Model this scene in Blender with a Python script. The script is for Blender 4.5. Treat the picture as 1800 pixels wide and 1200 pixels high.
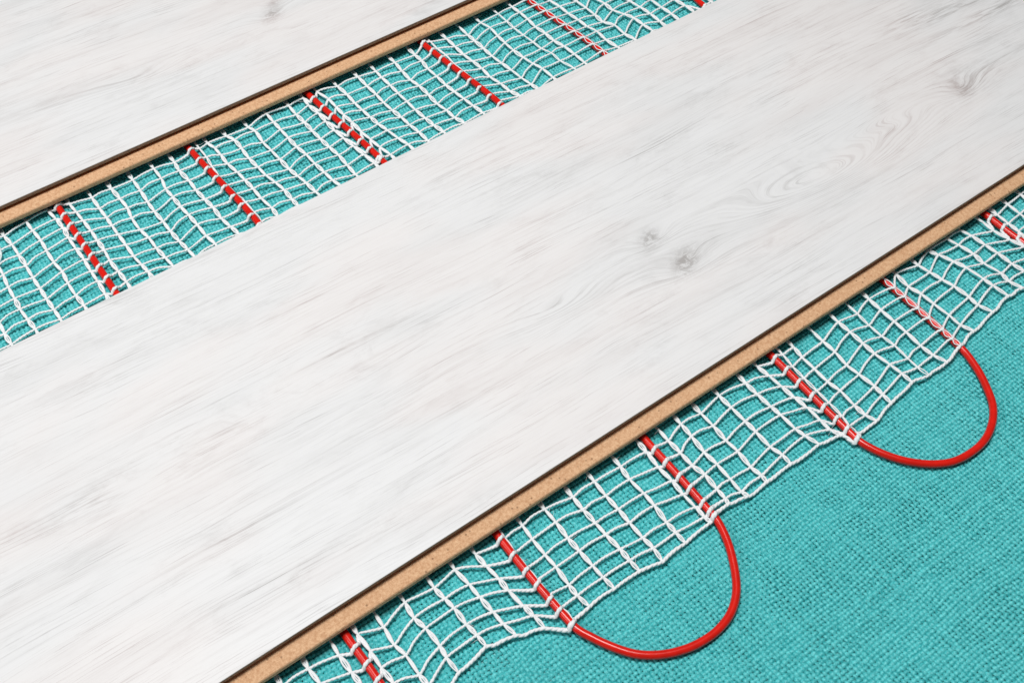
import bpy, math, random
import numpy as np
from mathutils import Matrix, Vector

for o in list(bpy.data.objects):
    bpy.data.objects.remove(o)
sc = bpy.context.scene
col = sc.collection
MM = 0.001                      # everything below is written in millimetres

# ------------------------------------------------------------------ camera
CAM_Z = 409.464
cam_d = bpy.data.cameras.new('camera')
cam_d.sensor_width = 36.0
cam_d.lens = 1985.0 / 1800.0 * 36.0
cam_d.clip_start = 0.01
cam_d.clip_end = 20.0
cam_o = bpy.data.objects.new('camera', cam_d)
col.objects.link(cam_o)
ax_x = Vector((0.80668444, 0.4707759, -0.35725378))       # world X, Y, Z seen by the camera
ax_y = Vector((-0.59096684, 0.63819883, -0.49341711))
ax_z = Vector((-0.00428994, 0.60915705, 0.79303801))
m = Matrix((ax_x, ax_y, ax_z)).to_4x4()
m.translation = Vector((0, 0, CAM_Z * MM))
cam_o.matrix_world = m
sc.camera = cam_o

# ------------------------------------------------------------------ light: studio softboxes round the table
w = bpy.data.worlds.new('World')
sc.world = w
w.use_nodes = True
w.node_tree.nodes['Background'].inputs[0].default_value = (1.0, 1.0, 1.0, 1)
w.node_tree.nodes['Background'].inputs[1].default_value = 0.07

def softbox(name, loc, target, size, power, color=(1, 1, 1)):
    l = bpy.data.lights.new(name, 'AREA')
    l.shape = 'RECTANGLE'
    l.size, l.size_y = size
    l.energy = power
    l.color = color
    o = bpy.data.objects.new(name, l)
    col.objects.link(o)
    o.location = loc
    o.rotation_euler = (Vector(target) - Vector(loc)).to_track_quat('-Z', 'Y').to_euler()
    return o

softbox('key_softbox', (0.12, 0.42, 1.40), (0.2, 0.30, 0), (0.42, 0.42), 17.6, (1.0, 0.993, 0.985))
softbox('side_softbox', (-0.85, 0.55, 0.95), (0.25, 0.28, 0), (0.6, 0.6), 4.2, (0.98, 0.99, 1.0))
vs = sc.view_settings
vs.view_transform = 'Standard'
vs.look = 'None'
vs.exposure = 0.0
vs.gamma = 1.0

rng = np.random.default_rng(7)
random.seed(7)

N = None
# woven net, millimetres on the fabric: strand number -> (knots of the strip behind the wide plank, point at the plank edge, knots of the strip in front)
NET = {
 -3:([N,N,N,N,N,N,N,(-0.6,403.1),(-1.0,395.4),(-0.8,387.4)],N,[N,N,N,N,N,N,N,N]),
 -2:([N,N,(16.2,446.4),(12.0,437.8),(11.6,430.3),(10.7,421.3),(10.5,412.4),(10.2,404.7),(10.7,396.7),(11.3,389.3)],N,[N,N,N,N,N,N,N,N]),
 -1:([(21.3,454.4),N,(22.2,446.2),(22.4,437.8),(22.6,429.4),(22.4,420.3),(22.5,411.4),(22.6,403.8),(22.8,395.4),(23.0,388.2)],N,[N,N,N,N,N,N,N,N]),
 0:([(33.7,457.2),N,(34.0,449.5),(34.7,441.1),(34.4,432.9),(34.3,423.5),(35.1,415.1),(34.5,406.9),(34.5,397.6),(35.1,389.1)],(31.9,178.6),[N,N,(31.8,174.5),(32.4,166.9),N,N,N,N]),
 1:([(45.3,458.5),N,(46.3,449.9),(46.8,441.9),(46.3,434.1),(46.3,424.7),(46.6,415.9),(46.3,407.1),(46.3,399.3),(46.0,389.7)],(43.4,177.9),[N,N,(43.7,172.2),(44.0,163.8),(44.4,157.4),N,N,N]),
 2:([(55.9,455.6),N,(56.3,448.0),(56.7,440.4),(57.1,432.1),(57.0,424.2),(57.1,416.2),(56.5,408.3),(56.8,399.3),(57.1,390.5)],(54.5,178.2),[N,N,(53.6,175.1),(54.0,166.5),(53.9,158.7),(54.4,151.2),N,N]),
 3:([(66.8,453.4),N,(66.8,443.9),(67.0,436.4),(66.9,429.3),(66.8,421.4),(67.0,413.0),(66.9,403.9),(67.6,396.5),(68.3,391.1)],(63.5,177.8),[N,N,(63.2,172.1),(62.7,163.7),(63.9,157.6),(63.8,148.3),(64.2,142.7),N]),
 4:([(77.3,453.2),N,(77.9,443.9),(78.2,435.9),(77.0,428.2),(77.0,418.6),(78.0,410.8),(78.2,402.5),(78.8,393.9),(79.5,386.6)],(75.5,178.2),[N,N,(75.1,175.6),(74.6,168.2),(75.8,162.1),(76.2,152.9),(75.7,147.7),N]),
 5:([(88.9,453.1),N,(88.7,443.5),(88.2,433.8),(88.1,425.7),(88.5,416.9),(88.6,408.5),(89.2,400.2),(90.0,392.6),(90.5,385.4)],(86.7,178.4),[N,N,(87.6,173.8),(88.4,167.7),(89.1,162.3),(89.2,154.1),(90.0,148.3),(90.3,142.5)]),
 6:([(101.0,453.6),N,(101.0,445.0),(99.7,436.9),(100.0,429.7),(100.1,420.9),(100.7,413.2),(101.2,404.7),(101.4,395.5),(102.4,387.7)],(98.3,178.4),[N,N,(98.5,175.3),(99.5,167.0),(99.8,160.3),(100.3,152.2),(100.7,145.9),(102.0,139.1)]),
 7:([(111.7,451.8),N,(110.9,444.1),(111.7,434.9),(111.6,426.7),(112.2,418.3),(112.8,410.3),(112.8,401.4),(113.7,393.1),(114.8,386.7)],(109.5,178.4),[N,(108.9,176.2),(109.3,169.3),(110.2,162.1),(110.1,155.7),(111.1,147.2),(112.0,141.7),(112.4,135.0)]),
 8:([(126.9,453.5),N,(126.8,445.1),(125.9,436.9),(125.7,428.5),(125.9,420.2),(126.6,412.1),(127.6,403.9),(127.9,395.5),(127.8,387.5)],(122.5,177.2),[N,(122.6,175.1),(121.9,167.2),(121.8,159.1),(121.9,152.5),(121.8,144.9),(122.4,137.9),(122.8,131.3)]),
 9:([(132.3,454.9),(133.5,449.5),(133.6,442.3),(133.4,434.3),(134.7,426.4),(135.0,418.4),(135.5,410.6),(135.5,402.2),(136.5,393.2),(136.2,386.1)],(131.8,177.3),[N,(131.7,175.5),(131.2,168.2),(131.1,159.6),(131.2,152.7),(130.8,143.9),(130.5,138.2),(131.7,132.0)]),
 10:([(142.9,453.9),(144.7,448.4),(144.7,440.3),(144.4,431.6),(145.0,423.3),(145.5,415.1),(146.8,407.8),(147.6,399.9),(147.7,392.3),(147.9,386.4)],(143.6,177.3),[N,(143.2,175.9),(143.5,168.7),(142.9,160.1),(143.0,152.8),(143.2,144.6),(143.6,138.5),(144.3,132.1)]),
 11:([(155.5,453.3),(156.8,448.2),(156.2,438.1),(156.5,429.8),(156.8,421.1),(157.3,412.4),(158.3,405.2),(159.1,397.8),(159.9,389.6),(160.8,383.5)],(156.6,178.2),[N,(156.0,173.6),(155.9,166.6),(156.1,158.9),(156.3,152.4),(156.6,143.8),(156.4,137.7),(156.8,131.8)]),
 12:([(168.3,456.5),(168.4,448.9),(168.5,441.4),(168.5,433.1),(168.5,424.1),(169.6,416.1),(170.0,407.9),(170.7,399.5),(171.2,391.8),(172.3,385.1)],(168.4,177.3),[N,(167.7,173.9),(167.5,166.2),(167.4,158.1),(167.2,150.7),(167.1,142.3),(167.5,136.3),(166.7,129.6)]),
 13:([(181.3,455.5),(181.0,446.6),(181.5,438.6),(181.4,430.0),(181.9,422.5),(182.4,414.2),(183.0,405.8),(182.9,397.0),(182.9,388.7),(183.6,381.4)],(180.9,178.2),[N,(181.1,173.2),(180.3,166.3),(180.5,157.5),(180.4,150.7),(179.3,141.8),(179.5,136.3),(179.5,130.5)]),
 14:([(190.7,455.8),(190.0,448.5),(190.9,439.8),(190.9,431.8),(191.1,423.3),(191.9,414.9),(192.7,406.6),(193.7,397.8),(194.7,389.2),N],(194.2,178.0),[N,(194.4,172.0),(193.7,163.6),(193.7,155.1),(193.4,147.7),(193.4,140.1),(193.4,134.6),(193.6,131.2)]),
 15:([(199.5,456.1),(201.3,447.0),(201.4,438.7),(201.4,431.1),(201.6,422.9),(201.9,413.9),(202.8,405.9),(203.5,397.7),(204.8,389.6),N],(205.6,178.0),[N,(205.7,171.0),(205.6,163.2),(205.5,155.7),(206.6,149.2),(206.3,141.3),(205.9,135.8),(205.0,133.1)]),
 16:([(210.7,453.2),(211.3,444.2),(211.4,436.1),(211.6,428.6),(212.1,421.3),(212.7,414.2),(213.7,406.4),(215.0,398.1),(216.5,390.8),N],(215.5,178.5),[N,(215.5,174.0),(215.1,166.8),(214.2,157.7),(214.3,150.1),(213.8,141.4),(213.7,134.5),(214.8,130.9)]),
 17:([(224.0,453.4),(224.1,444.1),(224.4,435.0),(224.2,427.1),(224.6,418.9),(225.4,411.4),(225.6,403.3),(226.4,395.6),(226.7,387.6),N],(225.8,177.1),[N,(226.3,173.3),(226.1,165.3),(225.6,156.7),(225.9,149.7),(225.0,140.8),(225.5,135.0),(225.3,131.5)]),
 18:([(234.8,451.9),(234.5,445.6),(234.7,436.7),(234.5,428.7),(234.6,419.9),(234.9,411.9),(235.4,403.1),(235.8,395.3),(237.1,388.3),N],(239.2,178.5),[N,(239.0,175.5),(238.7,167.6),(238.9,158.9),(238.8,152.3),(238.5,143.1),(239.7,137.2),(239.3,131.7)]),
 19:([(247.0,451.3),(246.5,443.3),(246.3,434.3),(247.1,426.8),(247.3,417.8),(247.1,409.1),(247.8,401.0),(248.2,393.9),(249.9,387.0),N],(251.9,178.1),[N,(252.8,173.3),(252.9,166.2),(253.2,157.9),(253.7,152.3),(253.5,143.3),(254.2,138.3),(256.0,131.6)]),
 20:([(260.0,450.8),(259.9,443.8),(259.1,436.0),(259.3,427.7),(259.4,418.8),(260.0,411.3),(260.7,403.2),(261.3,395.3),(262.6,388.0),N],(263.1,180.2),[(263.1,176.9),(263.7,170.0),(264.3,162.8),(264.8,155.2),(265.0,147.9),(264.9,139.8),(265.1,133.8),(267.4,128.9)]),
 21:([(273.2,454.7),(273.1,447.6),(273.6,439.7),(273.2,430.6),(273.5,422.3),(274.0,413.8),(274.0,405.9),(274.1,397.9),(274.9,390.5),N],(276.1,177.9),[(277.0,174.9),(276.1,167.7),(275.5,160.0),(275.1,151.7),(274.7,144.2),(274.2,135.9),(273.2,130.5),(273.0,125.9)]),
 22:([(282.4,451.7),(282.2,443.0),(282.5,434.9),(282.9,426.8),(283.3,418.3),(283.3,410.0),(284.2,401.5),(285.0,393.8),(286.8,387.0),N],(284.5,177.0),[(284.2,175.2),(283.3,168.9),(283.0,161.0),(282.6,152.5),(283.5,145.9),(282.7,136.7),(283.0,130.4),(284.7,125.4)]),
 23:([(294.5,447.9),(294.3,440.7),(294.5,432.4),(294.5,424.2),(294.9,415.6),(295.8,407.6),(296.5,399.0),(297.6,391.5),(298.3,385.4),N],(297.1,177.9),[N,(297.5,169.8),(297.3,162.3),(296.3,154.1),(296.8,147.2),(297.4,138.7),(297.2,133.5),(296.6,128.0)]),
 24:([(307.0,452.7),(308.2,445.2),(307.5,436.6),(307.2,429.1),(307.3,421.2),(307.9,412.4),(309.1,404.9),(310.3,397.9),(311.0,389.0),N],(310.6,178.4),[N,(310.8,173.3),(311.0,166.0),(310.8,158.0),(311.1,151.1),(311.6,142.5),(312.3,136.1),(312.2,130.1)]),
 25:([(319.5,452.8),(319.8,444.7),(319.3,437.0),(319.6,428.3),(320.7,420.4),(321.0,412.7),(322.8,406.0),(323.0,397.9),(324.8,387.9),N],(321.1,177.7),[N,(321.6,171.6),(321.2,163.9),(321.0,155.9),(321.4,148.8),(321.1,140.4),(320.8,134.4),(321.5,128.4)]),
 26:([(330.3,453.8),(330.9,447.1),(330.9,439.1),(330.2,430.7),(330.6,421.9),(330.7,414.0),(332.1,406.2),(332.9,397.9),(332.7,388.2),N],(333.7,177.6),[N,(332.6,174.5),(332.1,166.7),(332.0,158.4),(331.5,150.8),(331.0,141.7),(331.4,134.8),(333.4,128.4)]),
 28:([N,(351.4,444.7),(352.9,437.1),(353.0,429.1),(353.6,420.6),(354.4,413.1),(355.6,405.7),(355.2,396.8),(356.5,388.1),N],(355.0,181.7),[N,(354.5,177.6),(353.5,168.8),(354.4,162.0),(355.0,154.8),(354.9,145.7),(355.0,139.0),(357.2,132.9)]),
 29:([N,N,(364.0,435.4),(364.7,427.4),(364.9,419.2),(364.6,411.1),(367.9,404.7),(367.1,394.8),(368.8,387.5),N],(366.9,177.4),[N,(367.0,175.1),(368.5,169.1),(369.5,162.5),(370.6,156.2),(371.5,147.9),(371.0,142.2),(373.3,135.2)]),
 30:([N,N,N,(374.0,433.5),(375.9,423.6),(376.1,416.2),(378.7,408.9),(380.9,402.8),(381.6,395.2),N],(377.4,180.7),[N,(378.5,178.7),(380.4,173.9),(382.9,166.7),(384.4,160.4),(385.2,150.9),(385.5,145.5),(386.7,137.1)]),
 31:([N,N,N,N,N,(389.4,416.5),(390.6,408.7),(390.9,400.0),(390.9,391.2),N],(391.4,181.6),[N,(391.5,178.4),(393.2,172.5),(394.1,164.2),(393.5,157.4),(395.2,148.3),(394.2,143.1),(396.0,136.0)]),
 32:([N,N,N,N,N,N,(400.3,410.3),(400.4,400.9),(401.0,392.7),N],(401.1,181.6),[N,(401.6,178.4),(402.9,172.7),(403.6,164.9),(403.7,157.5),(403.8,149.1),(404.6,142.5),N]),
 33:([N,N,N,N,N,N,N,(411.5,402.0),(413.0,393.6),N],(413.0,176.7),[N,N,(413.8,168.6),(415.3,160.1),(417.1,152.9),N,N,N]),
 34:([N,N,N,N,N,N,N,N,(427.8,388.1),N],(425.3,179.8),[N,N,(424.2,174.3),(423.5,167.1),(422.9,160.4),(422.0,152.2),N,N]),
 35:([N,N,N,N,N,N,N,N,N,N],(434.3,180.0),[N,N,(433.9,175.8),(433.9,168.1),(433.1,160.9),N,N,N]),
 36:([N,N,N,N,N,N,N,N,N,N],(445.4,180.8),[N,N,(445.3,176.8),(444.6,168.9),(443.7,161.3),N,N,N]),
}
CHAIN_FAR = [(338.5,452.2),(340.1,444.6),(341.0,437.0),(341.0,428.8),(340.8,420.1),(341.4,412.2),(342.1,404.7),(342.8,396.7),(343.4,388.6),N]
CHAIN_NEAR = [N,(344.1,171.6),(344.0,165.1),(343.8,156.6),(343.8,149.8),(343.0,141.5),(342.0,135.4),(343.1,130.6)]
LOOPS_FAR = {1:(2,[(50.6,449.0),(50.6,440.6),(51.0,432.1),(51.1,424.0),(51.4,415.7),(51.4,406.7),(51.5,397.9),(51.6,388.8)]),2:(0,[(122.0,454.1),N,(121.8,445.0),(121.8,436.2),(121.9,427.6),(122.1,418.9),(122.4,410.3),(123.2,402.4),(123.4,393.3),(124.1,385.2)]),3:(0,[(193.5,451.4),(193.8,442.1),(194.5,433.5),(194.9,424.8),(195.5,416.5),(196.1,407.4),(196.8,399.2),(197.0,390.7)]),4:(0,[(268.9,455.7),(268.8,447.0),(268.3,438.3),(268.2,429.9),(268.8,421.3),(269.3,412.9),(269.8,404.6),(269.9,395.8),(271.5,387.4)]),6:(8,[(419.2,385.7)])}
LOOPS_NEAR = {1:(2,[(49.9,171.0),(50.2,163.0),(50.6,155.4)]),2:(1,[(119.6,175.2),(119.3,166.7),(119.5,158.2),(119.7,151.0),(119.7,143.1),(119.5,137.2),(121.0,130.0)]),3:(1,[(197.8,171.0),(197.8,163.4),(197.7,154.9),(197.3,148.0),(197.3,139.9),(196.7,135.2),(196.1,132.4)]),4:(0,[(272.4,175.5),(271.5,167.7),(270.6,159.7),(270.3,151.1),(269.6,143.8),(269.2,136.2),(269.6,129.9),(270.5,123.9)]),6:(2,[(417.8,174.8),(418.8,166.9),(418.8,157.9)])}
CABLE = {1:[(50.5,458.4),(50.4,388.4),(49.8,179.4),(50.4,159.5),(50.2,151.2)],2:[(122.6,456.6),(126.2,387.4),(120.9,178.9),(121.8,129.6)],3:[(194.6,457.9),(199.5,384.9),(198.2,178.2),(196.8,132.3)],4:[(269.2,457.3),(274.7,385.8),(272.8,178.1),(271.0,124.5)],5:[(341.8,455.2),(347.0,386.3),(346.9,177.9),(344.8,129.8)],6:[(423.4,403.0),(421.8,387.7),(419.9,179.5),(419.6,156.4)]}
TURN_A = [(124.8,121.2),(129.6,112.4),(134.2,106.4),(139.9,101.9),(146.6,98.5),(154.5,96.2),(163.7,95.6),(172.5,97.4),(179.4,101.3),(185.0,107.0),(191.7,117.4),(195.2,125.5)]
TURN_B = [(272.6,117.0),(276.1,109.4),(280.6,103.0),(287.5,96.6),(295.6,92.3),(305.7,90.8),(315.4,91.8),(324.7,95.8),(331.8,101.6),(337.4,109.9),(341.6,118.5)]

# knots (x, y, size, depth), cathedral figures (x, y, length, width, rise) and grey smears (x, y, length, width, depth) of the wood print
KNOTS_B = [(272, 52, 6.5, 0.85), (268, 73, 5.0, 0.75), (473, 57, 6.5, 0.35)]
FLAMES_B = [(365, 53, 60, 12, 24), (207, 65, 26, 6, 7), (425, 57, 22, 6, 5)]
SMEARS_B = [(525, 106, 45, 5, 0.78), (545, 91, 50, 4, 0.85), (494, 115, 18, 5, 0.65), (400, 111, 30, 2.0, 0.32), (-14, 97, 16, 2.5, 0.28),
            (248, 76, 24, 7, 0.22), (252, 176, 6, 8, 0.16), (212, 180, 9, 5, 0.16), (120, 70, 60, 12, 0.12), (484, 60, 24, 10, 0.55), (472, 54, 9, 8, 0.35), (-5, 95, 8, 7, 0.34), (0, 90, 6, 9, 0.20), (258, 60, 30, 6, 0.22), (300, 48, 20, 6, 0.14)]
KNOTS_A = [(207, 54, 5.5, 0.65), (214, 64, 4.5, 0.45)]
FLAMES_A = [(120, 50, 26, 6, 5)]
SMEARS_A = [(205, 56, 20, 4, 0.25), (60, 60, 60, 8, 0.12)]

# ------------------------------------------------------------------ helpers
def tag(o, label=None, cat=None, kind=None, group=None):
    if label: o['label'] = label
    if cat: o['category'] = cat
    if kind: o['kind'] = kind
    if group: o['group'] = group
    return o

def empty(name, loc=(0, 0, 0)):
    o = bpy.data.objects.new(name, None)
    o.empty_display_size = 0.02
    col.objects.link(o)
    o.location = [c * MM for c in loc]
    return o

def mesh_obj(name, verts, faces, mat, parent=None, smooth=True):
    """verts in mm, faces an (n,4) array or a list of tuples"""
    me = bpy.data.meshes.new(name)
    v = np.asarray(verts, dtype=np.float32) * MM
    if isinstance(faces, np.ndarray):
        f = faces.astype(np.int32)
        me.vertices.add(len(v)); me.vertices.foreach_set('co', v.ravel())
        me.loops.add(f.size); me.loops.foreach_set('vertex_index', f.ravel())
        me.polygons.add(len(f))
        me.polygons.foreach_set('loop_start', np.arange(0, f.size, f.shape[1], dtype=np.int32))
        me.polygons.foreach_set('loop_total', np.full(len(f), f.shape[1], dtype=np.int32))
        me.update(calc_edges=True)
    else:
        me.from_pydata(v.tolist(), [], faces)
        me.update()
    me.polygons.foreach_set('use_smooth', np.full(len(me.polygons), smooth))
    me.materials.append(mat)
    o = bpy.data.objects.new(name, me)
    col.objects.link(o)
    if parent: o.parent = parent
    return o

class Tubes:
    """collects tubes with a changing radius into one mesh"""
    def __init__(self): self.v = []; self.f = []; self.n = 0
    def add(self, pts, rad, sides=6, flat=1.0):
        p = np.asarray(pts, float); n = len(p)
        r = np.broadcast_to(np.asarray(rad, float), (n,))
        t = np.gradient(p, axis=0); t /= np.linalg.norm(t, axis=1)[:, None] + 1e-9
        up = np.tile(np.array([0.0, 0.0, 1.0]), (n, 1))
        s = np.cross(t, up); ln = np.linalg.norm(s, axis=1)
        s[ln < 1e-3] = (1, 0, 0); s /= np.linalg.norm(s, axis=1)[:, None]
        u = np.cross(s, t)
        a = np.arange(sides) * 2 * np.pi / sides
        ring = p[:, None, :] + r[:, None, None] * (np.cos(a)[None, :, None] * s[:, None, :] + flat * np.sin(a)[None, :, None] * u[:, None, :])
        self.v.append(ring.reshape(-1, 3))
        i = np.arange(n - 1)[:, None] * sides; k = np.arange(sides)[None, :]; k2 = (k + 1) % sides
        f = np.stack([i + k, i + k2, i + sides + k2, i + sides + k], -1).reshape(-1, 4) + self.n
        self.f.append(f)
        for e in (0, (n - 1) * sides):            # closed ends
            c = self.n + e
            if sides == 6:
                self.f.append(np.array([[c, c + 1, c + 2, c + 3], [c, c + 3, c + 4, c + 5]]))
        self.n += n * sides
    def build(self, name, mat, parent=None):
        return mesh_obj(name, np.concatenate(self.v), np.concatenate(self.f), mat, parent)

def spline(P, per=6):
    """centripetal-like Catmull-Rom through P; returns points and the parameter (knot index)"""
    P = np.asarray(P, float)
    Q = np.vstack([2 * P[0] - P[1], P, 2 * P[-1] - P[-2]])
    out = []; par = []
    for i in range(1, len(Q) - 2):
        per_i = per if np.isscalar(per) else per[i - 1]
        t = np.linspace(0, 1, per_i, endpoint=False)[:, None]
        d = np.linalg.norm(Q[i + 1] - Q[i])
        m0 = (Q[i + 1] - Q[i - 1]) * d / (np.linalg.norm(Q[i + 1] - Q[i]) + np.linalg.norm(Q[i] - Q[i - 1]) + 1e-9)
        m1 = (Q[i + 2] - Q[i]) * d / (np.linalg.norm(Q[i + 2] - Q[i + 1]) + np.linalg.norm(Q[i + 1] - Q[i]) + 1e-9)
        h = (2 * t**3 - 3 * t**2 + 1) * Q[i] + (t**3 - 2 * t**2 + t) * m0 + (-2 * t**3 + 3 * t**2) * Q[i + 1] + (t**3 - t**2) * m1
        out.append(h); par.append(i - 1 + t[:, 0])
    out.append(P[-1:]); par.append(np.array([len(P) - 1.0]))
    return np.concatenate(out), np.concatenate(par)

# ------------------------------------------------------------------ materials
class Nodes:
    def __init__(self, name):
        self.m = bpy.data.materials.new(name); self.m.use_nodes = True
        self.t = self.m.node_tree; self.b = self.t.nodes['Principled BSDF']
    def n(self, kind, **kw):
        x = self.t.nodes.new(kind)
        for k, v in kw.items(): setattr(x, k, v)
        return x
    def put(self, sock, v):
        if v is None: return
        if hasattr(v, 'is_output'): self.t.links.new(v, sock)
        else: sock.default_value = v
    def math(self, op, a, b=None, c=None, clamp=False):
        x = self.n('ShaderNodeMath', operation=op); x.use_clamp = clamp
        self.put(x.inputs[0], a); self.put(x.inputs[1], b)
        if c is not None: self.put(x.inputs[2], c)
        return x.outputs[0]
    def coords(self):
        tc = self.n('ShaderNodeTexCoord'); s = self.n('ShaderNodeSeparateXYZ')
        v = self.n('ShaderNodeVectorMath', operation='SCALE'); v.inputs['Scale'].default_value = 1000.0
        self.t.links.new(tc.outputs['Object'], v.inputs[0]); self.t.links.new(v.outputs[0], s.inputs[0])
        return s.outputs[0], s.outputs[1], s.outputs[2], v.outputs[0]
    def vec(self, x, y, z=0.0):
        c = self.n('ShaderNodeCombineXYZ'); self.put(c.inputs[0], x); self.put(c.inputs[1], y); self.put(c.inputs[2], z)
        return c.outputs[0]
    def noise(self, v, scale, detail=3.0, rough=0.55, distort=0.0):
        x = self.n('ShaderNodeTexNoise'); self.put(x.inputs['Vector'], v)
        x.inputs['Scale'].default_value = scale; x.inputs['Detail'].default_value = detail
        x.inputs['Roughness'].default_value = rough; x.inputs['Distortion'].default_value = distort
        return x.outputs['Fac']
    def remap(self, v, a, b, c=0.0, d=1.0, smooth=True):
        x = self.n('ShaderNodeMapRange'); x.interpolation_type = 'SMOOTHSTEP' if smooth else 'LINEAR'
        self.put(x.inputs[0], v)
        for i, k in enumerate((a, b, c, d)): self.put(x.inputs[i + 1], k)
        return x.outputs[0]
    def mix(self, f, a, b, mode='MIX'):
        x = self.n('ShaderNodeMix', data_type='RGBA', blend_type=mode)
        self.put(x.inputs[0], f)
        for s, v in ((6, a), (7, b)):
            if hasattr(v, 'is_output'): self.t.links.new(v, x.inputs[s])
            else: x.inputs[s].default_value = (*v, 1)
        return x.outputs[2]
    def bump(self, h, strength, dist):
        x = self.n('ShaderNodeBump'); x.inputs['Strength'].default_value = strength; x.inputs['Distance'].default_value = dist
        self.put(x.inputs['Height'], h); self.t.links.new(x.outputs[0], self.b.inputs['Normal'])
    def set(self, color=None, rough=None, spec=None, **kw):
        if color is not None:
            if hasattr(color, 'is_output'): self.t.links.new(color, self.b.inputs['Base Color'])
            else: self.b.inputs['Base Color'].default_value = (*color, 1)
        if rough is not None: self.put(self.b.inputs['Roughness'], rough)
        if spec is not None: self.b.inputs['Specular IOR Level'].default_value = spec
        for k, v in kw.items(): self.b.inputs[k].default_value = v
        return self.m

def wood_material(name, seed, knots, flames, smears):
    """whitewashed oak print: grain runs along x and flows round the knots (all in the plank's own mm)"""
    N_ = Nodes(name)
    x, y, z, v = N_.coords()
    M = N_.math
    wob = N_.noise(N_.vec(M('MULTIPLY', x, 0.006), M('MULTIPLY', y, 0.025), seed), 1.0, 2.0)
    h = M('ADD', M('ADD', y, M('MULTIPLY', x, 0.038)), M('MULTIPLY', M('SUBTRACT', wob, 0.5), 12.0))
    def gauss(cx, cy, sx, sy, rot=0.0):
        dx = M('SUBTRACT', x, cx); dy = M('SUBTRACT', y, cy)
        if rot:
            c, s = math.cos(rot), math.sin(rot)
            dx, dy = M('ADD', M('MULTIPLY', dx, c), M('MULTIPLY', dy, s)), M('SUBTRACT', M('MULTIPLY', dy, c), M('MULTIPLY', dx, s))
        q = M('ADD', M('POWER', M('ABSOLUTE', M('DIVIDE', dx, sx)), 2.0), M('POWER', M('ABSOLUTE', M('DIVIDE', dy, sy)), 2.0))
        return M('EXPONENT', M('MULTIPLY', q, -1.0))
    ring_mask = 0.0
    knot_dark = 0.0
    for cx, cy, s, dark in knots:
        g = gauss(cx, cy, s * 2.2, s, -0.05)
        h = M('ADD', h, M('MULTIPLY', g, s * 1.15))
        ring_mask = M('MAXIMUM', ring_mask, M('MULTIPLY', gauss(cx, cy, s * 3.2, s * 1.7, -0.05), 0.45))
        core = gauss(cx, cy, s * 1.2, s * 0.8, 0.5)
        knot_dark = M('ADD', knot_dark, M('MULTIPLY', core, dark))
    for cx, cy, sx, sy, amp in flames:
        g = gauss(cx, cy, sx, sy, -0.10)
        h = M('ADD', h, M('MULTIPLY', g, amp))
        ring_mask = M('MAXIMUM', ring_mask, M('MULTIPLY', gauss(cx, cy, sx * 1.15, sy * 1.25, -0.10), 0.8))
    smear = 0.0
    for cx, cy, sx, sy, d in smears:
        smear = M('ADD', smear, M('MULTIPLY', gauss(cx, cy, sx, sy, -0.06), d))
    # streaks of several widths, all following the warped grain coordinate h
    wide = N_.noise(N_.vec(M('MULTIPLY', x, 0.008), M('MULTIPLY', h, 0.06), seed + 3), 1.0, 4.0, 0.6)
    mid = N_.noise(N_.vec(M('MULTIPLY', x, 0.005), M('MULTIPLY', h, 0.36), seed + 5), 1.0, 6.0, 0.72)
    fine = N_.noise(N_.vec(M('MULTIPLY', x, 0.0055), M('MULTIPLY', h, 1.15), seed + 9), 1.0, 5.0, 0.70)
    pore = N_.noise(N_.vec(M('MULTIPLY', x, 0.030), M('MULTIPLY', h, 1.75), seed + 13), 1.0, 3.0, 0.6)
    gate = N_.noise(N_.vec(M('MULTIPLY', x, 0.020), M('MULTIPLY', h, 0.16), seed + 15), 1.0, 4.0, 0.6)
    gate = N_.remap(gate, 0.40, 0.62)
    patch = N_.noise(N_.vec(M('MULTIPLY', x, 0.014), M('MULTIPLY', y, 0.035), seed + 17), 1.0, 3.0)
    rn = N_.noise(N_.vec(M('MULTIPLY', x, 0.06), M('MULTIPLY', y, 0.12), seed + 21), 1.0, 3.0)
    ring = M('SINE', M('ADD', M('MULTIPLY', h, 2.5), M('MULTIPLY', rn, 6.0)))
    ring = N_.remap(ring, 0.1, 1.0)
    patchm = N_.remap(patch, 0.38, 0.68)
    d_wide = M('MULTIPLY', N_.remap(wide, 0.42, 0.78), 0.16)
    d_mid = M('MULTIPLY', M('MULTIPLY', N_.remap(mid, 0.50, 0.66), M('ADD', M('MULTIPLY', patchm, 0.6), 0.4)), 0.18)
    d_fine = M('MULTIPLY', N_.remap(fine, 0.52, 0.63), M('ADD', M('MULTIPLY', M('MULTIPLY', gate, patchm), 0.34), M('ADD', M('MULTIPLY', gate, 0.11), 0.06)))
    d_pore = M('MULTIPLY', N_.remap(pore, 0.585, 0.65), M('ADD', M('MULTIPLY', gate, 0.27), 0.10))
    d_ring = M('MULTIPLY', M('MULTIPLY', ring, ring_mask), M('MULTIPLY', N_.remap(rn, 0.3, 0.6), 0.36))
    kn = N_.noise(N_.vec(M('MULTIPLY', x, 0.22), M('MULTIPLY', y, 0.34), seed + 25), 1.0, 4.0, 0.7, 1.2)
    d_knot = M('MULTIPLY', knot_dark, N_.remap(kn, 0.34, 0.60, 0.15, 1.15))
    sm_n = N_.noise(N_.vec(M('MULTIPLY', x, 0.045), M('MULTIPLY', h, 0.55), seed + 29), 1.0, 5.0, 0.7, 0.4)
    d_smear = M('MULTIPLY', smear, N_.remap(sm_n, 0.42, 0.66))
    bl = N_.noise(N_.vec(M('MULTIPLY', x, 0.045), M('MULTIPLY', h, 0.11), seed + 37), 1.0, 6.0, 0.72, 0.5)
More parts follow.
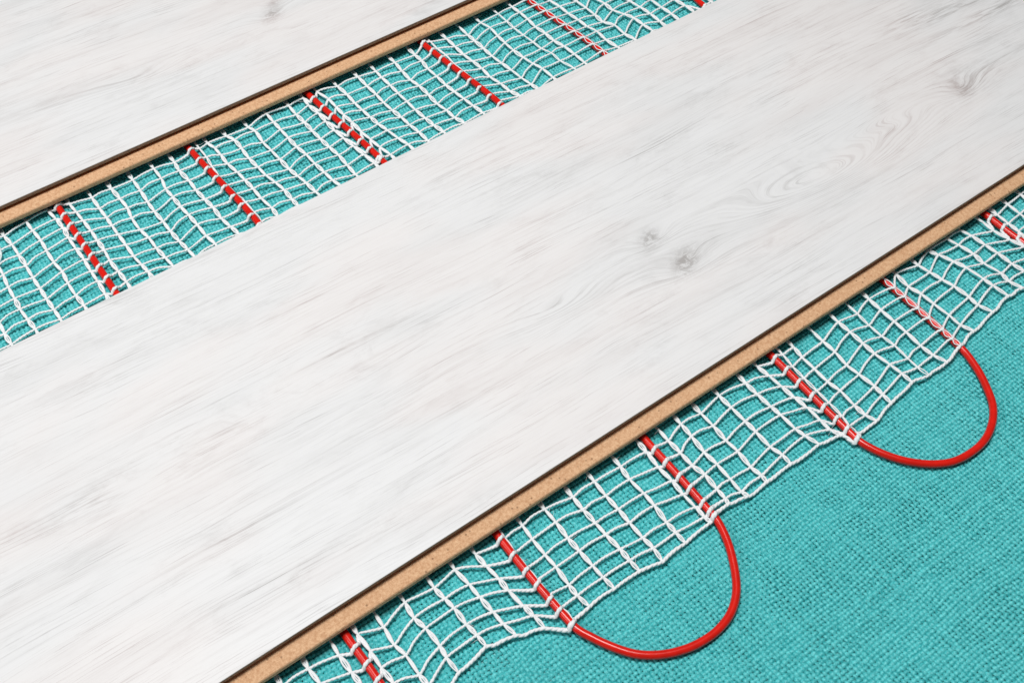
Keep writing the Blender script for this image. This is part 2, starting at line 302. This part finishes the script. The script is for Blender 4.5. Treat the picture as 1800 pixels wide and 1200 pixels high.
    d_blot = M('MULTIPLY', N_.remap(bl, 0.46, 0.72), M('ADD', M('MULTIPLY', patchm, 0.20), 0.06))
    d_wide = M('ADD', d_wide, d_blot)
    dark = M('ADD', M('ADD', M('ADD', d_wide, d_mid), M('ADD', d_fine, d_pore)), M('ADD', d_ring, M('ADD', d_knot, d_smear)), clamp=True)
    tint = N_.noise(N_.vec(M('MULTIPLY', x, 0.008), M('MULTIPLY', y, 0.02), seed + 33), 1.0, 2.0)
    pale = N_.mix(N_.remap(tint, 0.40, 0.62), (0.80, 0.803, 0.806), (0.818, 0.800, 0.793))
    deep = N_.mix(N_.remap(tint, 0.42, 0.60), (0.41, 0.40, 0.39), (0.47, 0.395, 0.38))
    c = N_.mix(dark, pale, deep)
    relief = M('ADD', M('MULTIPLY', d_pore, -2.2), M('ADD', M('MULTIPLY', d_fine, -0.8), M('MULTIPLY', d_ring, -0.5)))
    N_.bump(relief, 0.35, 0.00012)
    return N_.set(c, M('ADD', 0.42, M('MULTIPLY', dark, 0.2)), 0.35)

def hdf_material():
    N_ = Nodes('fibreboard')
    x, y, z, v = N_.coords()
    a = N_.noise(v, 0.9, 5.0, 0.75); b = N_.noise(v, 0.12, 2.0)
    c = N_.mix(N_.remap(a, 0.30, 0.72), (0.58, 0.315, 0.165), (0.84, 0.545, 0.325))
    vo = N_.n('ShaderNodeTexVoronoi'); N_.put(vo.inputs['Vector'], v); vo.inputs['Scale'].default_value = 0.42
    spot = N_.remap(vo.outputs['Distance'], 0.10, 0.26, 1.0, 0.0)
    pick = N_.n('ShaderNodeSeparateColor'); N_.t.links.new(vo.outputs['Color'], pick.inputs[0])
    spot = N_.math('MULTIPLY', spot, N_.remap(pick.outputs[0], 0.62, 0.7))
    c = N_.mix(N_.math('MULTIPLY', spot, 0.65), c, (0.20, 0.10, 0.05))
    N_.bump(a, 0.5, 0.0002)
    return N_.set(c, 0.8, 0.2)

def plain(name, color, rough, spec=0.5, scale=0.0, var=0.0, **kw):
    N_ = Nodes(name)
    if var:
        x, y, z, v = N_.coords()
        a = N_.noise(v, scale, 3.0)
        c = N_.mix(N_.remap(a, 0.3, 0.7), tuple(k * (1 - var) for k in color), tuple(min(1, k * (1 + var)) for k in color))
        N_.bump(a, 0.4, 0.00015)
        return N_.set(c, rough, spec, **kw)
    return N_.set(color, rough, spec, **kw)

def yarn_material(name, lo, hi, stretch, spec, rough):
    N_ = Nodes(name)
    x, y, z, v = N_.coords()
    a = N_.noise(v, stretch, 4.0, 0.65); b = N_.noise(v, 0.10, 2.0)
    c = N_.mix(N_.remap(a, 0.28, 0.72), lo, hi)
    c = N_.mix(N_.math('MULTIPLY', N_.remap(b, 0.3, 0.7), 0.22), c, tuple(0.5 * p + 0.5 * q for p, q in zip(lo, hi)))
    N_.bump(a, 0.6, 0.0002)
    return N_.set(c, rough, spec)

M_HDF = hdf_material()
M_EDGE = plain('edge_shade_brown', (0.30, 0.215, 0.16), 0.65, 0.3, 0.9, 0.3)  # fibreboard colour darkened, the shade on the rim is painted in
M_BACK = plain('backing_paper', (0.20, 0.19, 0.18), 0.7, 0.3, 0.4, 0.15)
M_CABLE = plain('red_cable_sheath', (0.72, 0.014, 0.007), 0.24, 0.42, 0.25, 0.08)
M_NET = yarn_material('white_net_yarn', (0.84, 0.86, 0.87), (0.93, 0.94, 0.95), 2.6, 0.3, 0.55)
M_CLOTH = yarn_material('turquoise_yarn', (0.014, 0.345, 0.365), (0.16, 0.725, 0.735), 0.9, 0.45, 0.42)

# ------------------------------------------------------------------ turquoise fabric
PITCH = 1.86
fab = mesh_obj('fabric_underlay', [(-900, -700, -1.75), (1500, -700, -1.75), (1500, 1300, -1.75), (-900, 1300, -1.75),
                                   (-900, -700, -2.2), (1500, -700, -2.2), (1500, 1300, -2.2), (-900, 1300, -2.2)],
               [(0, 1, 2, 3), (7, 6, 5, 4), (0, 4, 5, 1), (1, 5, 6, 2), (2, 6, 7, 3), (3, 7, 4, 0)], M_CLOTH, smooth=False)
tag(fab, 'coarse woven turquoise fabric spread flat under the white net and red cable', 'fabric')

RX = np.array(ax_x); RY = np.array(ax_y); RZ = np.array(ax_z)
def in_view(x, y, margin):
    d = x[..., None] * RX + y[..., None] * RY + (-CAM_Z) * RZ
    u = 1985 * d[..., 0] / -d[..., 2]; v_ = 1985 * d[..., 1] / -d[..., 2]
    return (d[..., 2] < 0) & (np.abs(u) < 900 + margin) & (np.abs(v_) < 600 + margin)

def field(cell, amp, shape_xy, seed):
    """smooth random displacement on the plane, sampled by bilinear lookup"""
    g = np.random.default_rng(seed).normal(0, 1, (220, 220))
    def f(x, y):
        a = (x + 400) / cell; b = (y + 400) / cell
        i = np.floor(a).astype(int) % 218; j = np.floor(b).astype(int) % 218
        fa = a - np.floor(a); fb = b - np.floor(b)
        fa = fa * fa * (3 - 2 * fa); fb = fb * fb * (3 - 2 * fb)
        return amp * ((g[i, j] * (1 - fa) + g[i + 1, j] * fa) * (1 - fb) + (g[i, j + 1] * (1 - fa) + g[i + 1, j + 1] * fa) * fb)
    return f

def weave():
    x0, x1, y0, y1 = -170.0, 760.0, -120.0, 480.0
    V = []; F = []; base = 0
    sub = 3
    fx = field(13, 0.42, None, 1); fy = field(13, 0.42, None, 2); fz = field(26, 0.22, None, 3)
    fw = field(3.6, 0.09, None, 4); fw2 = field(3.6, 0.09, None, 5)
    nx = int((x1 - x0) / PITCH); ny = int((y1 - y0) / PITCH)
    sec = np.array([-84, -28, 28, 84]) * np.pi / 180
    for along_x in (True, False):
        nt, ns = (ny, nx * sub + 1) if along_x else (nx, ny * sub + 1)
        k = np.arange(nt)[:, None]; s = np.arange(ns)[None, :] / sub
        off = rng.normal(0, 0.10, (nt, 1)); wid = 1 + rng.normal(0, 0.075, (nt, 1)) + 0.16 * (rng.random((nt, 1)) < 0.07)
        run = s * PITCH + (x0 if along_x else y0) + 0 * k
        acr = k * PITCH + (y0 if along_x else x0) + off + 0 * s
        ph = np.cos(np.pi * (s + k)) * (1 if along_x else -1)       # over and under
        zc = -1.08 + 0.50 * ph
        X, Y = (run, acr) if along_x else (acr, run)
        wd = (fw if along_x else fw2)(X * (0.45 if along_x else 1), Y * (1 if along_x else 0.45))
        hw = 0.765 * wid * (1 + wd) * (1 + 0.07 * ph); hh = 0.58 * wid * (1 + wd)
        dx = fx(X, Y); dy = fy(X, Y); dz = fz(X, Y)
        X2 = X + dx; Y2 = Y + dy
        keep = in_view(X2, Y2, 330)
        plank_hidden = ((Y2 > 197) & (Y2 < 368)) | (Y2 > 478)
        keep &= ~plank_hidden
        P = np.zeros((nt, ns, 4, 3), np.float32)
        c = np.sin(sec) * hw[..., None]; r = np.cos(sec) * hh[..., None]
        if along_x:
            P[..., 0] = X2[..., None]; P[..., 1] = Y2[..., None] + c
        else:
            P[..., 0] = X2[..., None] + c; P[..., 1] = Y2[..., None]
        P[..., 2] = (zc + dz)[..., None] + r
        seg = keep[:, :-1] & keep[:, 1:]
        ii, jj = np.nonzero(seg)
        idx = np.arange(nt * ns * 4).reshape(nt, ns, 4)
        q = []
        for m_ in range(3):
            a = idx[ii, jj, m_]; b = idx[ii, jj, m_ + 1]; c2 = idx[ii, jj + 1, m_ + 1]; d = idx[ii, jj + 1, m_]
            q.append(np.stack([a, d, c2, b] if along_x else [a, b, c2, d], -1)[:, ::-1])
        q = np.concatenate(q)
        used = np.unique(q); mp = np.zeros(nt * ns * 4, np.int64); mp[used] = np.arange(len(used))
        V.append(P.reshape(-1, 3)[used]); F.append(mp[q] + base); base += len(used)
    o = mesh_obj('woven_threads', np.concatenate(V), np.concatenate(F), M_CLOTH, fab)
    o['kind'] = 'stuff'
weave()

# ------------------------------------------------------------------ heating mat: red cable sewn into a white net
mat_root = empty('heating_mat', (0, 0, 0))
tag(mat_root, 'heating mat of white netting with a looping red cable, lying on turquoise fabric', 'heating mat')
R_C = 1.70
def cable_path():
    C = {k: [tuple(p) for p in v] for k, v in CABLE.items()}
    C[0] = [(p[0] - 74, p[1]) for p in C[1]]
    C[7] = [(p[0] + 74, p[1]) for p in C[6]]
    for k in C: C[k] = [(C[k][0][0], 500.0)] + C[k]
    def arc(a, b, yc, sgn, n=9):
        cx = (a + b) / 2; r = (b - a) / 2
        return [(cx - r * math.cos(t), yc + sgn * r * math.sin(t)) for t in np.linspace(0, math.pi, n)[1:-1]]
    P = list(C[0])
    P += arc(C[0][-1][0], C[1][-1][0], 140, -1) + C[1][::-1]
    P += arc(C[1][0][0], C[2][0][0], 502, 1) + C[2] + [tuple(p) for p in TURN_A] + C[3][::-1]
    P += arc(C[3][0][0], C[4][0][0], 502, 1) + C[4] + [tuple(p) for p in TURN_B] + C[5][::-1]
    P += arc(C[5][0][0], C[6][0][0], 502, 1) + C[6]
    P += arc(C[6][-1][0], C[7][-1][0], 140, -1) + C[7][::-1]
    return P
cp = [(p[0], p[1], R_C + 0.05) for p in cable_path()]
tb = Tubes()
pts, _ = spline(cp, 10)
tb.add(pts, R_C, 14)
cable = tb.build('heating_cable', M_CABLE, mat_root)

def cable_x(c, y):
    pts_ = sorted(CABLE[c], key=lambda p: p[1])
    return float(np.interp(y, [p[1] for p in pts_], [p[0] for p in pts_]))

# complete the knots that lie outside the picture, so that the net carries on there
far = {k: list(v[0]) for k, v in NET.items()}
start = {k: v[1] for k, v in NET.items()}
near = {k: list(v[2]) for k, v in NET.items()}
far[27] = list(CHAIN_FAR); near[27] = list(CHAIN_NEAR)
for rows_ in (far[27], near[27]):
    for i_, p_ in enumerate(rows_):
        if p_: rows_[i_] = (float(np.interp(p_[1], [q[1] for q in CABLE[5][::-1]], [q[0] for q in CABLE[5][::-1]])) - 0.35, p_[1]); start[27] = (345.5, 178.5)
def fill(rows, skip_x, pitch, y_default):
    idx = [i for i in range(len(rows)) if not (skip_x and i == 1)]
    known = [i for i in idx if rows[i] is not None]
    if not known: return rows
    for n_, i in enumerate(idx):
        if rows[i] is None:
            j = min(known, key=lambda q: abs(q - i)); nj = idx.index(j)
            rows[i] = (rows[j][0] + random.uniform(-.4, .4), rows[j][1] + (nj - n_) * pitch)
    return rows
def grow_near(k):
    r = near[k]; known = [i for i in range(8) if r[i] is not None]
    for i in range(known[-1] + 1, 8):
        r[i] = (r[i - 1][0] + random.uniform(-.4, .4), r[i - 1][1] - 7.4)
for k in list(far):
    if any(p is not None for p in far[k]): fill(far[k], k < 9, 8.3, 0)
    if any(p is not None for p in near[k]): grow_near(k)
for k in (-3, -2, -1):
    near[k] = [None if p is None else (p[0] + 11.2 * k, p[1]) for p in near[0]]; start[k] = (start[0][0] + 11.2 * k, 178.5)
for k in range(-9, -3):
    far[k] = [None if p is None else (p[0] + 11.2 * (k + 3) + random.uniform(-.6, .6), p[1] + random.uniform(-.8, .8)) for p in far[-3]]
    near[k] = [None if p is None else (p[0] + 11.2 * k + random.uniform(-.6, .6), p[1] + random.uniform(-.8, .8)) for p in near[0]]
    start[k] = (near[k][2][0], 178.5)
for k in range(35, 42):
    src = far[34]
    far[k] = [None if p is None else (p[0] + 10.6 * (k - 34) + random.uniform(-.6, .6), p[1] + random.uniform(-.8, .8)) for p in src]
    if k > 36:
        near[k] = [None if p is None else (p[0] + 10.6 * (k - 36) + random.uniform(-.6, .6), p[1] + random.uniform(-.8, .8)) for p in near[36]]
        start[k] = (near[k][2][0], 178.5)
ALL = sorted(far)
CAB_BETWEEN = {1: 1, 7: 2, 14: 3, 20: 4, 33: 6}              # strand left of a cable -> that cable

kz = {}
def knot_z(k, key):
    if k == 27: return 2 * R_C + 0.35
    if (k, key) not in kz:
        base_ = 2.0 + random.uniform(-0.35, 0.35)
        if k in CAB_BETWEEN or (k - 1) in CAB_BETWEEN: base_ += 0.25
        kz[(k, key)] = base_
    return kz[(k, key)]

def make_strand(k):
    f = [(p[0], p[1], knot_z(k, ('f', i))) for i, p in enumerate(far[k]) if p is not None]
    n_ = [(p[0], p[1], knot_z(k, ('n', i))) for i, p in enumerate(near[k]) if p is not None]
    P = [(f[0][0], f[0][1] + 34, 1.6), (f[0][0], f[0][1] + 17, 1.7), (f[0][0], f[0][1] + 8.5, 1.9)] + f
    y = f[-1][1] - 9
    y_end = (start[k][1] if start[k] else n_[0][1] + 6)
    hid = np.arange(y, y_end + 12, -22)
    P += [(f[-1][0] + (n_[0][0] - f[-1][0]) * (f[-1][1] - yy) / (f[-1][1] - n_[0][1]), yy, 1.8 if k != 27 else 4.05) for yy in hid]
    P += [(n_[0][0] + 0.15, n_[0][1] + 6.5, n_[0][2])] + n_
    per = [6] * (len(P) - 1)
    c, par = spline(P, per)
    t = np.gradient(c, axis=0); t /= np.linalg.norm(t, axis=1)[:, None]
    side = np.stack([t[:, 1], -t[:, 0], 0 * t[:, 0]], -1)
    fr_ = par - np.floor(par); seg = np.floor(par).astype(int)
    nseg = len(P)
    thin = k in (8, 21, 25)
    wid = rng.uniform(0.36, 0.92, nseg) * (0.55 if thin else 1.0)
    wid[-2] = 0.62; wid[-1] = 0.62
    bul = np.sin(np.pi * fr_) * wid[np.minimum(seg, nseg - 1)]
    tb = Tubes()
    if k == 27:
        for sgn, w_ in ((1, 1.3), (-1, 1.3), (-1, 0.95)):
            o_ = sgn * np.sin(np.pi * fr_) * w_
            q = c + side * o_[:, None]
            q[:, 2] = np.where(q[:, 1] > 131, R_C + np.sqrt(np.maximum(0.3, (R_C + 0.22) ** 2 - o_ ** 2)), q[:, 2])
            tb.add(q, 0.25, 6)
        return tb.build('net_strand', M_NET, mat_root)
    r0 = 0.34 if thin else 0.43
    tail = np.clip((par - (nseg - 2)) , 0, 1)
    for sgn, dz in ((1, 0.0), (-1, 0.05), (0, 0.16)):
        if thin and sgn == 0: continue
        q = c + side * (sgn * bul)[:, None]
        q[:, 2] += dz + 0.10 * np.sin(par * 2.1 + sgn)
        if sgn == 0: q = q + side * (0.10 * np.sin(par * 3.3 + k))[:, None]
        rad = r0 * (1 + 0.10 * np.sin(par * 5.1 + sgn * 2 + k)) * (1 - 0.3 * tail)
        if sgn == 0: rad = rad * (1 - 0.55 * tail) * (0.80 + 0.2 * np.cos(2 * np.pi * fr_))
        tb.add(q, rad, 6)
    for _ in range(26):                               # loose fibres
        i = int(rng.integers(2, len(c) - 2)); a = rng.uniform(0, 2 * np.pi); ln = rng.uniform(1.2, 4.2)
        d = np.array([math.cos(a), math.sin(a), rng.uniform(0.0, 0.5)]); e = np.array([-d[1], d[0], 0.0]) * rng.uniform(-0.6, 0.6)
        tb.add([c[i] + (0, 0, 0.2), c[i] + d * ln * 0.5 + e * ln * 0.3, c[i] + d * ln + e * ln], [0.07, 0.06, 0.03], 6)
    return tb.build('net_strand', M_NET, mat_root)
for k in ALL: make_strand(k)

def cross_thread(path, thick):
    """path: list of (point, is_loop); a two-ply twisted yarn"""
    P = [p for p, l in path]; L = np.array([l for p, l in path], float)
    c, par = spline(P, 9)
    lf = np.interp(par, np.arange(len(P)), L)
    ln = np.concatenate([[0], np.cumsum(np.linalg.norm(np.diff(c, axis=0), axis=1))])
    n_ = max(8, int(ln[-1] / 0.75))
    s = np.linspace(0, ln[-1], n_)
    c = np.stack([np.interp(s, ln, c[:, i]) for i in range(3)], -1); lf = np.interp(s, ln, lf)
    t = np.gradient(c, axis=0); t /= np.linalg.norm(t, axis=1)[:, None] + 1e-9
    sd = np.cross(t, (0, 0, 1.0)); sd /= np.linalg.norm(sd, axis=1)[:, None] + 1e-9
    up = np.cross(sd, t)
    wv = np.interp(s, np.linspace(0, ln[-1], max(4, int(ln[-1] / 4))), rng.normal(0, 1, max(4, int(ln[-1] / 4))))
    th = s * 2 * np.pi / (3.6 * thick) + wv * 0.5
    tb = Tubes()
    gain = thick * (1 + 0.42 * lf + 0.07 * wv)
    for a in (0, np.pi):
        o_ = 0.17 * gain
        q = c + (np.cos(th + a) * o_)[:, None] * sd + (np.sin(th + a) * o_)[:, None] * up
        tb.add(q, 0.50 * gain, 6, 0.85)
    tb.build('cross_thread', M_NET, mat_root)

def weave_row(rows, key, idx, loops, edge=False):
    path = []
    def flush():
        if len(path) > 1: cross_thread(list(path), 1.22 if edge else 1.0)
        path.clear()
    prev = None
    for k in ALL:
        p = rows[k][idx] if k in rows else None
        if p is None:
            if prev is not None and k - 1 not in (26, 27): flush(); prev = None
            elif prev is not None: flush(); prev = None
            continue
        z = knot_z(k, (key, idx))
        if prev is not None:
            kp, q = prev
            c = CAB_BETWEEN.get(kp)
            if c and k == kp + 1:
                lp = loops.get(c)
                g = None
                if lp and 0 <= idx - lp[0] < len(lp[1]): g = lp[1][idx - lp[0]]
                if g is None:
                    ym = (q[1] + p[1]) / 2; g = (cable_x(c, ym), ym)
                gx = cable_x(c, g[1]); gx = 0.6 * gx + 0.4 * g[0]; gy = g[1]
                tl = 0.35
                for dx, dy, zz in ((-2.2, -0.9, 1.9), (-1.55, -0.55, 3.1), (0, 0, 2 * R_C + 0.52), (1.55, 0.5, 3.1), (2.1, 0.75, 2.2)):
                    xx = gx + dx
                    if q[0] + 0.4 < xx < p[0] - 0.1 or abs(dx) < 1.6:
                        path.append(((xx, gy + dy, zz), 1.0))
            else:
                d = abs(p[0] - q[0])
                mx, my = (q[0] * 0.55 + p[0] * 0.45), (q[1] * 0.55 + p[1] * 0.45)
                bow = random.uniform(-0.25, 0.95) * min(1, d / 9)
                if key == 'n': bow *= 0.75
                zm = (knot_z(kp, (key, idx)) + z) / 2 + random.uniform(-0.45, 0.5)
                if 27 in (k, kp):
                    zm = 2.8; bow = 0.9
                    if k == 27: mx, my = p[0] - 2.3, p[1] * 0.8 + q[1] * 0.2
                    else: mx, my = q[0] + 1.9, q[1] * 0.8 + p[1] * 0.2 - 0.6
                if edge:
                    bow *= 0.4
                    path.append(((q[0] * 0.78 + p[0] * 0.22, q[1] * 0.78 + p[1] * 0.22 + random.uniform(-0.5, 0.5), zm - 0.3), 0.15))
                    mx, my = (q[0] * 0.4 + p[0] * 0.6), (q[1] * 0.4 + p[1] * 0.6) + random.uniform(-0.4, 0.4)
                path.append(((mx, my + bow, zm), 0.0))
        path.append(((p[0], p[1], z - 0.05), 0.0))
        prev = (k, p)
    flush()
for i in range(10): weave_row(far, 'f', i, LOOPS_FAR)
for i in range(8): weave_row(near, 'n', i, LOOPS_NEAR, edge=(i == 7))

# ------------------------------------------------------------------ laminate planks
PLANK_Z = 4.6
def box(x0, x1, y0, y1, z0, z1, e=0.0):
    """box whose top edges are eased by e"""
    v = [(x0, y0, z0), (x1, y0, z0), (x1, y1, z0), (x0, y1, z0), (x0, y0, z1 - e), (x1, y0, z1 - e), (x1, y1, z1 - e), (x0, y1, z1 - e),
         (x0 + e, y0 + e, z1), (x1 - e, y0 + e, z1), (x1 - e, y1 - e, z1), (x0 + e, y1 - e, z1)]
    f = [(3, 2, 1, 0), (0, 1, 5, 4), (1, 2, 6, 5), (2, 3, 7, 6), (3, 0, 4, 7), (4, 5, 9, 8), (5, 6, 10, 9), (6, 7, 11, 10), (7, 4, 8, 11), (8, 9, 10, 11)]
    return v, f
def make_plank(loc, x0, x1, wood, label):
    root = empty('laminate_plank', loc)
    tag(root, label, 'plank')
    W = 192.0
    prof = [(-5.9, 0.36), (-6.5, 0.9), (-6.65, 2.0), (-6.55, 3.0), (-6.2, 3.45), (-5.4, 3.65), (-2.0, 4.0), (0.8, 4.1), (1.3, 2.75), (8.6, 2.75), (9.0, 3.1),
            (9.0, 5.1), (8.6, 5.45), (0.16, 5.96), (0.16, 7.64), (W, 7.64), (W, 4.6), (W + 2.3, 4.35), (W + 2.7, 3.8), (W + 2.3, 3.2), (W, 2.9), (W, 0.36)]
    n_ = len(prof)
    xs = (x0, x1)
    v = [(x, y, z) for x in xs for y, z in prof]
    f = [(i, (i + 1) % n_, n_ + (i + 1) % n_, n_ + i) for i in range(n_)]
    f += [tuple(range(n_))[::-1], tuple(range(n_, 2 * n_))]
    f = [q[::-1] for q in f]
    mesh_obj('core_board', v, f, M_HDF, root, smooth=False)
    v, f = box(x0, x1, 0.0, W, 7.645, 8.0, 0.12)
    mesh_obj('decor_layer', v, f, wood, root, smooth=False)
    v, f = box(x0, x1, -0.02, 0.155, 5.95, 7.64)
    mesh_obj('edge_shade_strip', v, f, M_EDGE, root, smooth=False)  # strip over the core's rim, shade put into its brown
    v, f = box(x0, x1, -5.7, W - 0.2, 0.0, 0.355)
    mesh_obj('backing_layer', v, f, M_BACK, root, smooth=False)
    return root
wood_b = wood_material('whitewashed_oak_print', 2.0,
    knots=KNOTS_B, flames=FLAMES_B, smears=SMEARS_B)
wood_a = wood_material('whitewashed_oak_print_paler', 51.0, knots=KNOTS_A, flames=FLAMES_A, smears=SMEARS_A)
make_plank((0, 184.7, PLANK_Z), -380, 900, wood_b, 'white wood print laminate plank with two small knots, lying between the two strips of netting')
make_plank((0, 463.0, PLANK_Z), -340, 940, wood_a, 'white wood print laminate plank at the back, beyond the narrow strip of netting')
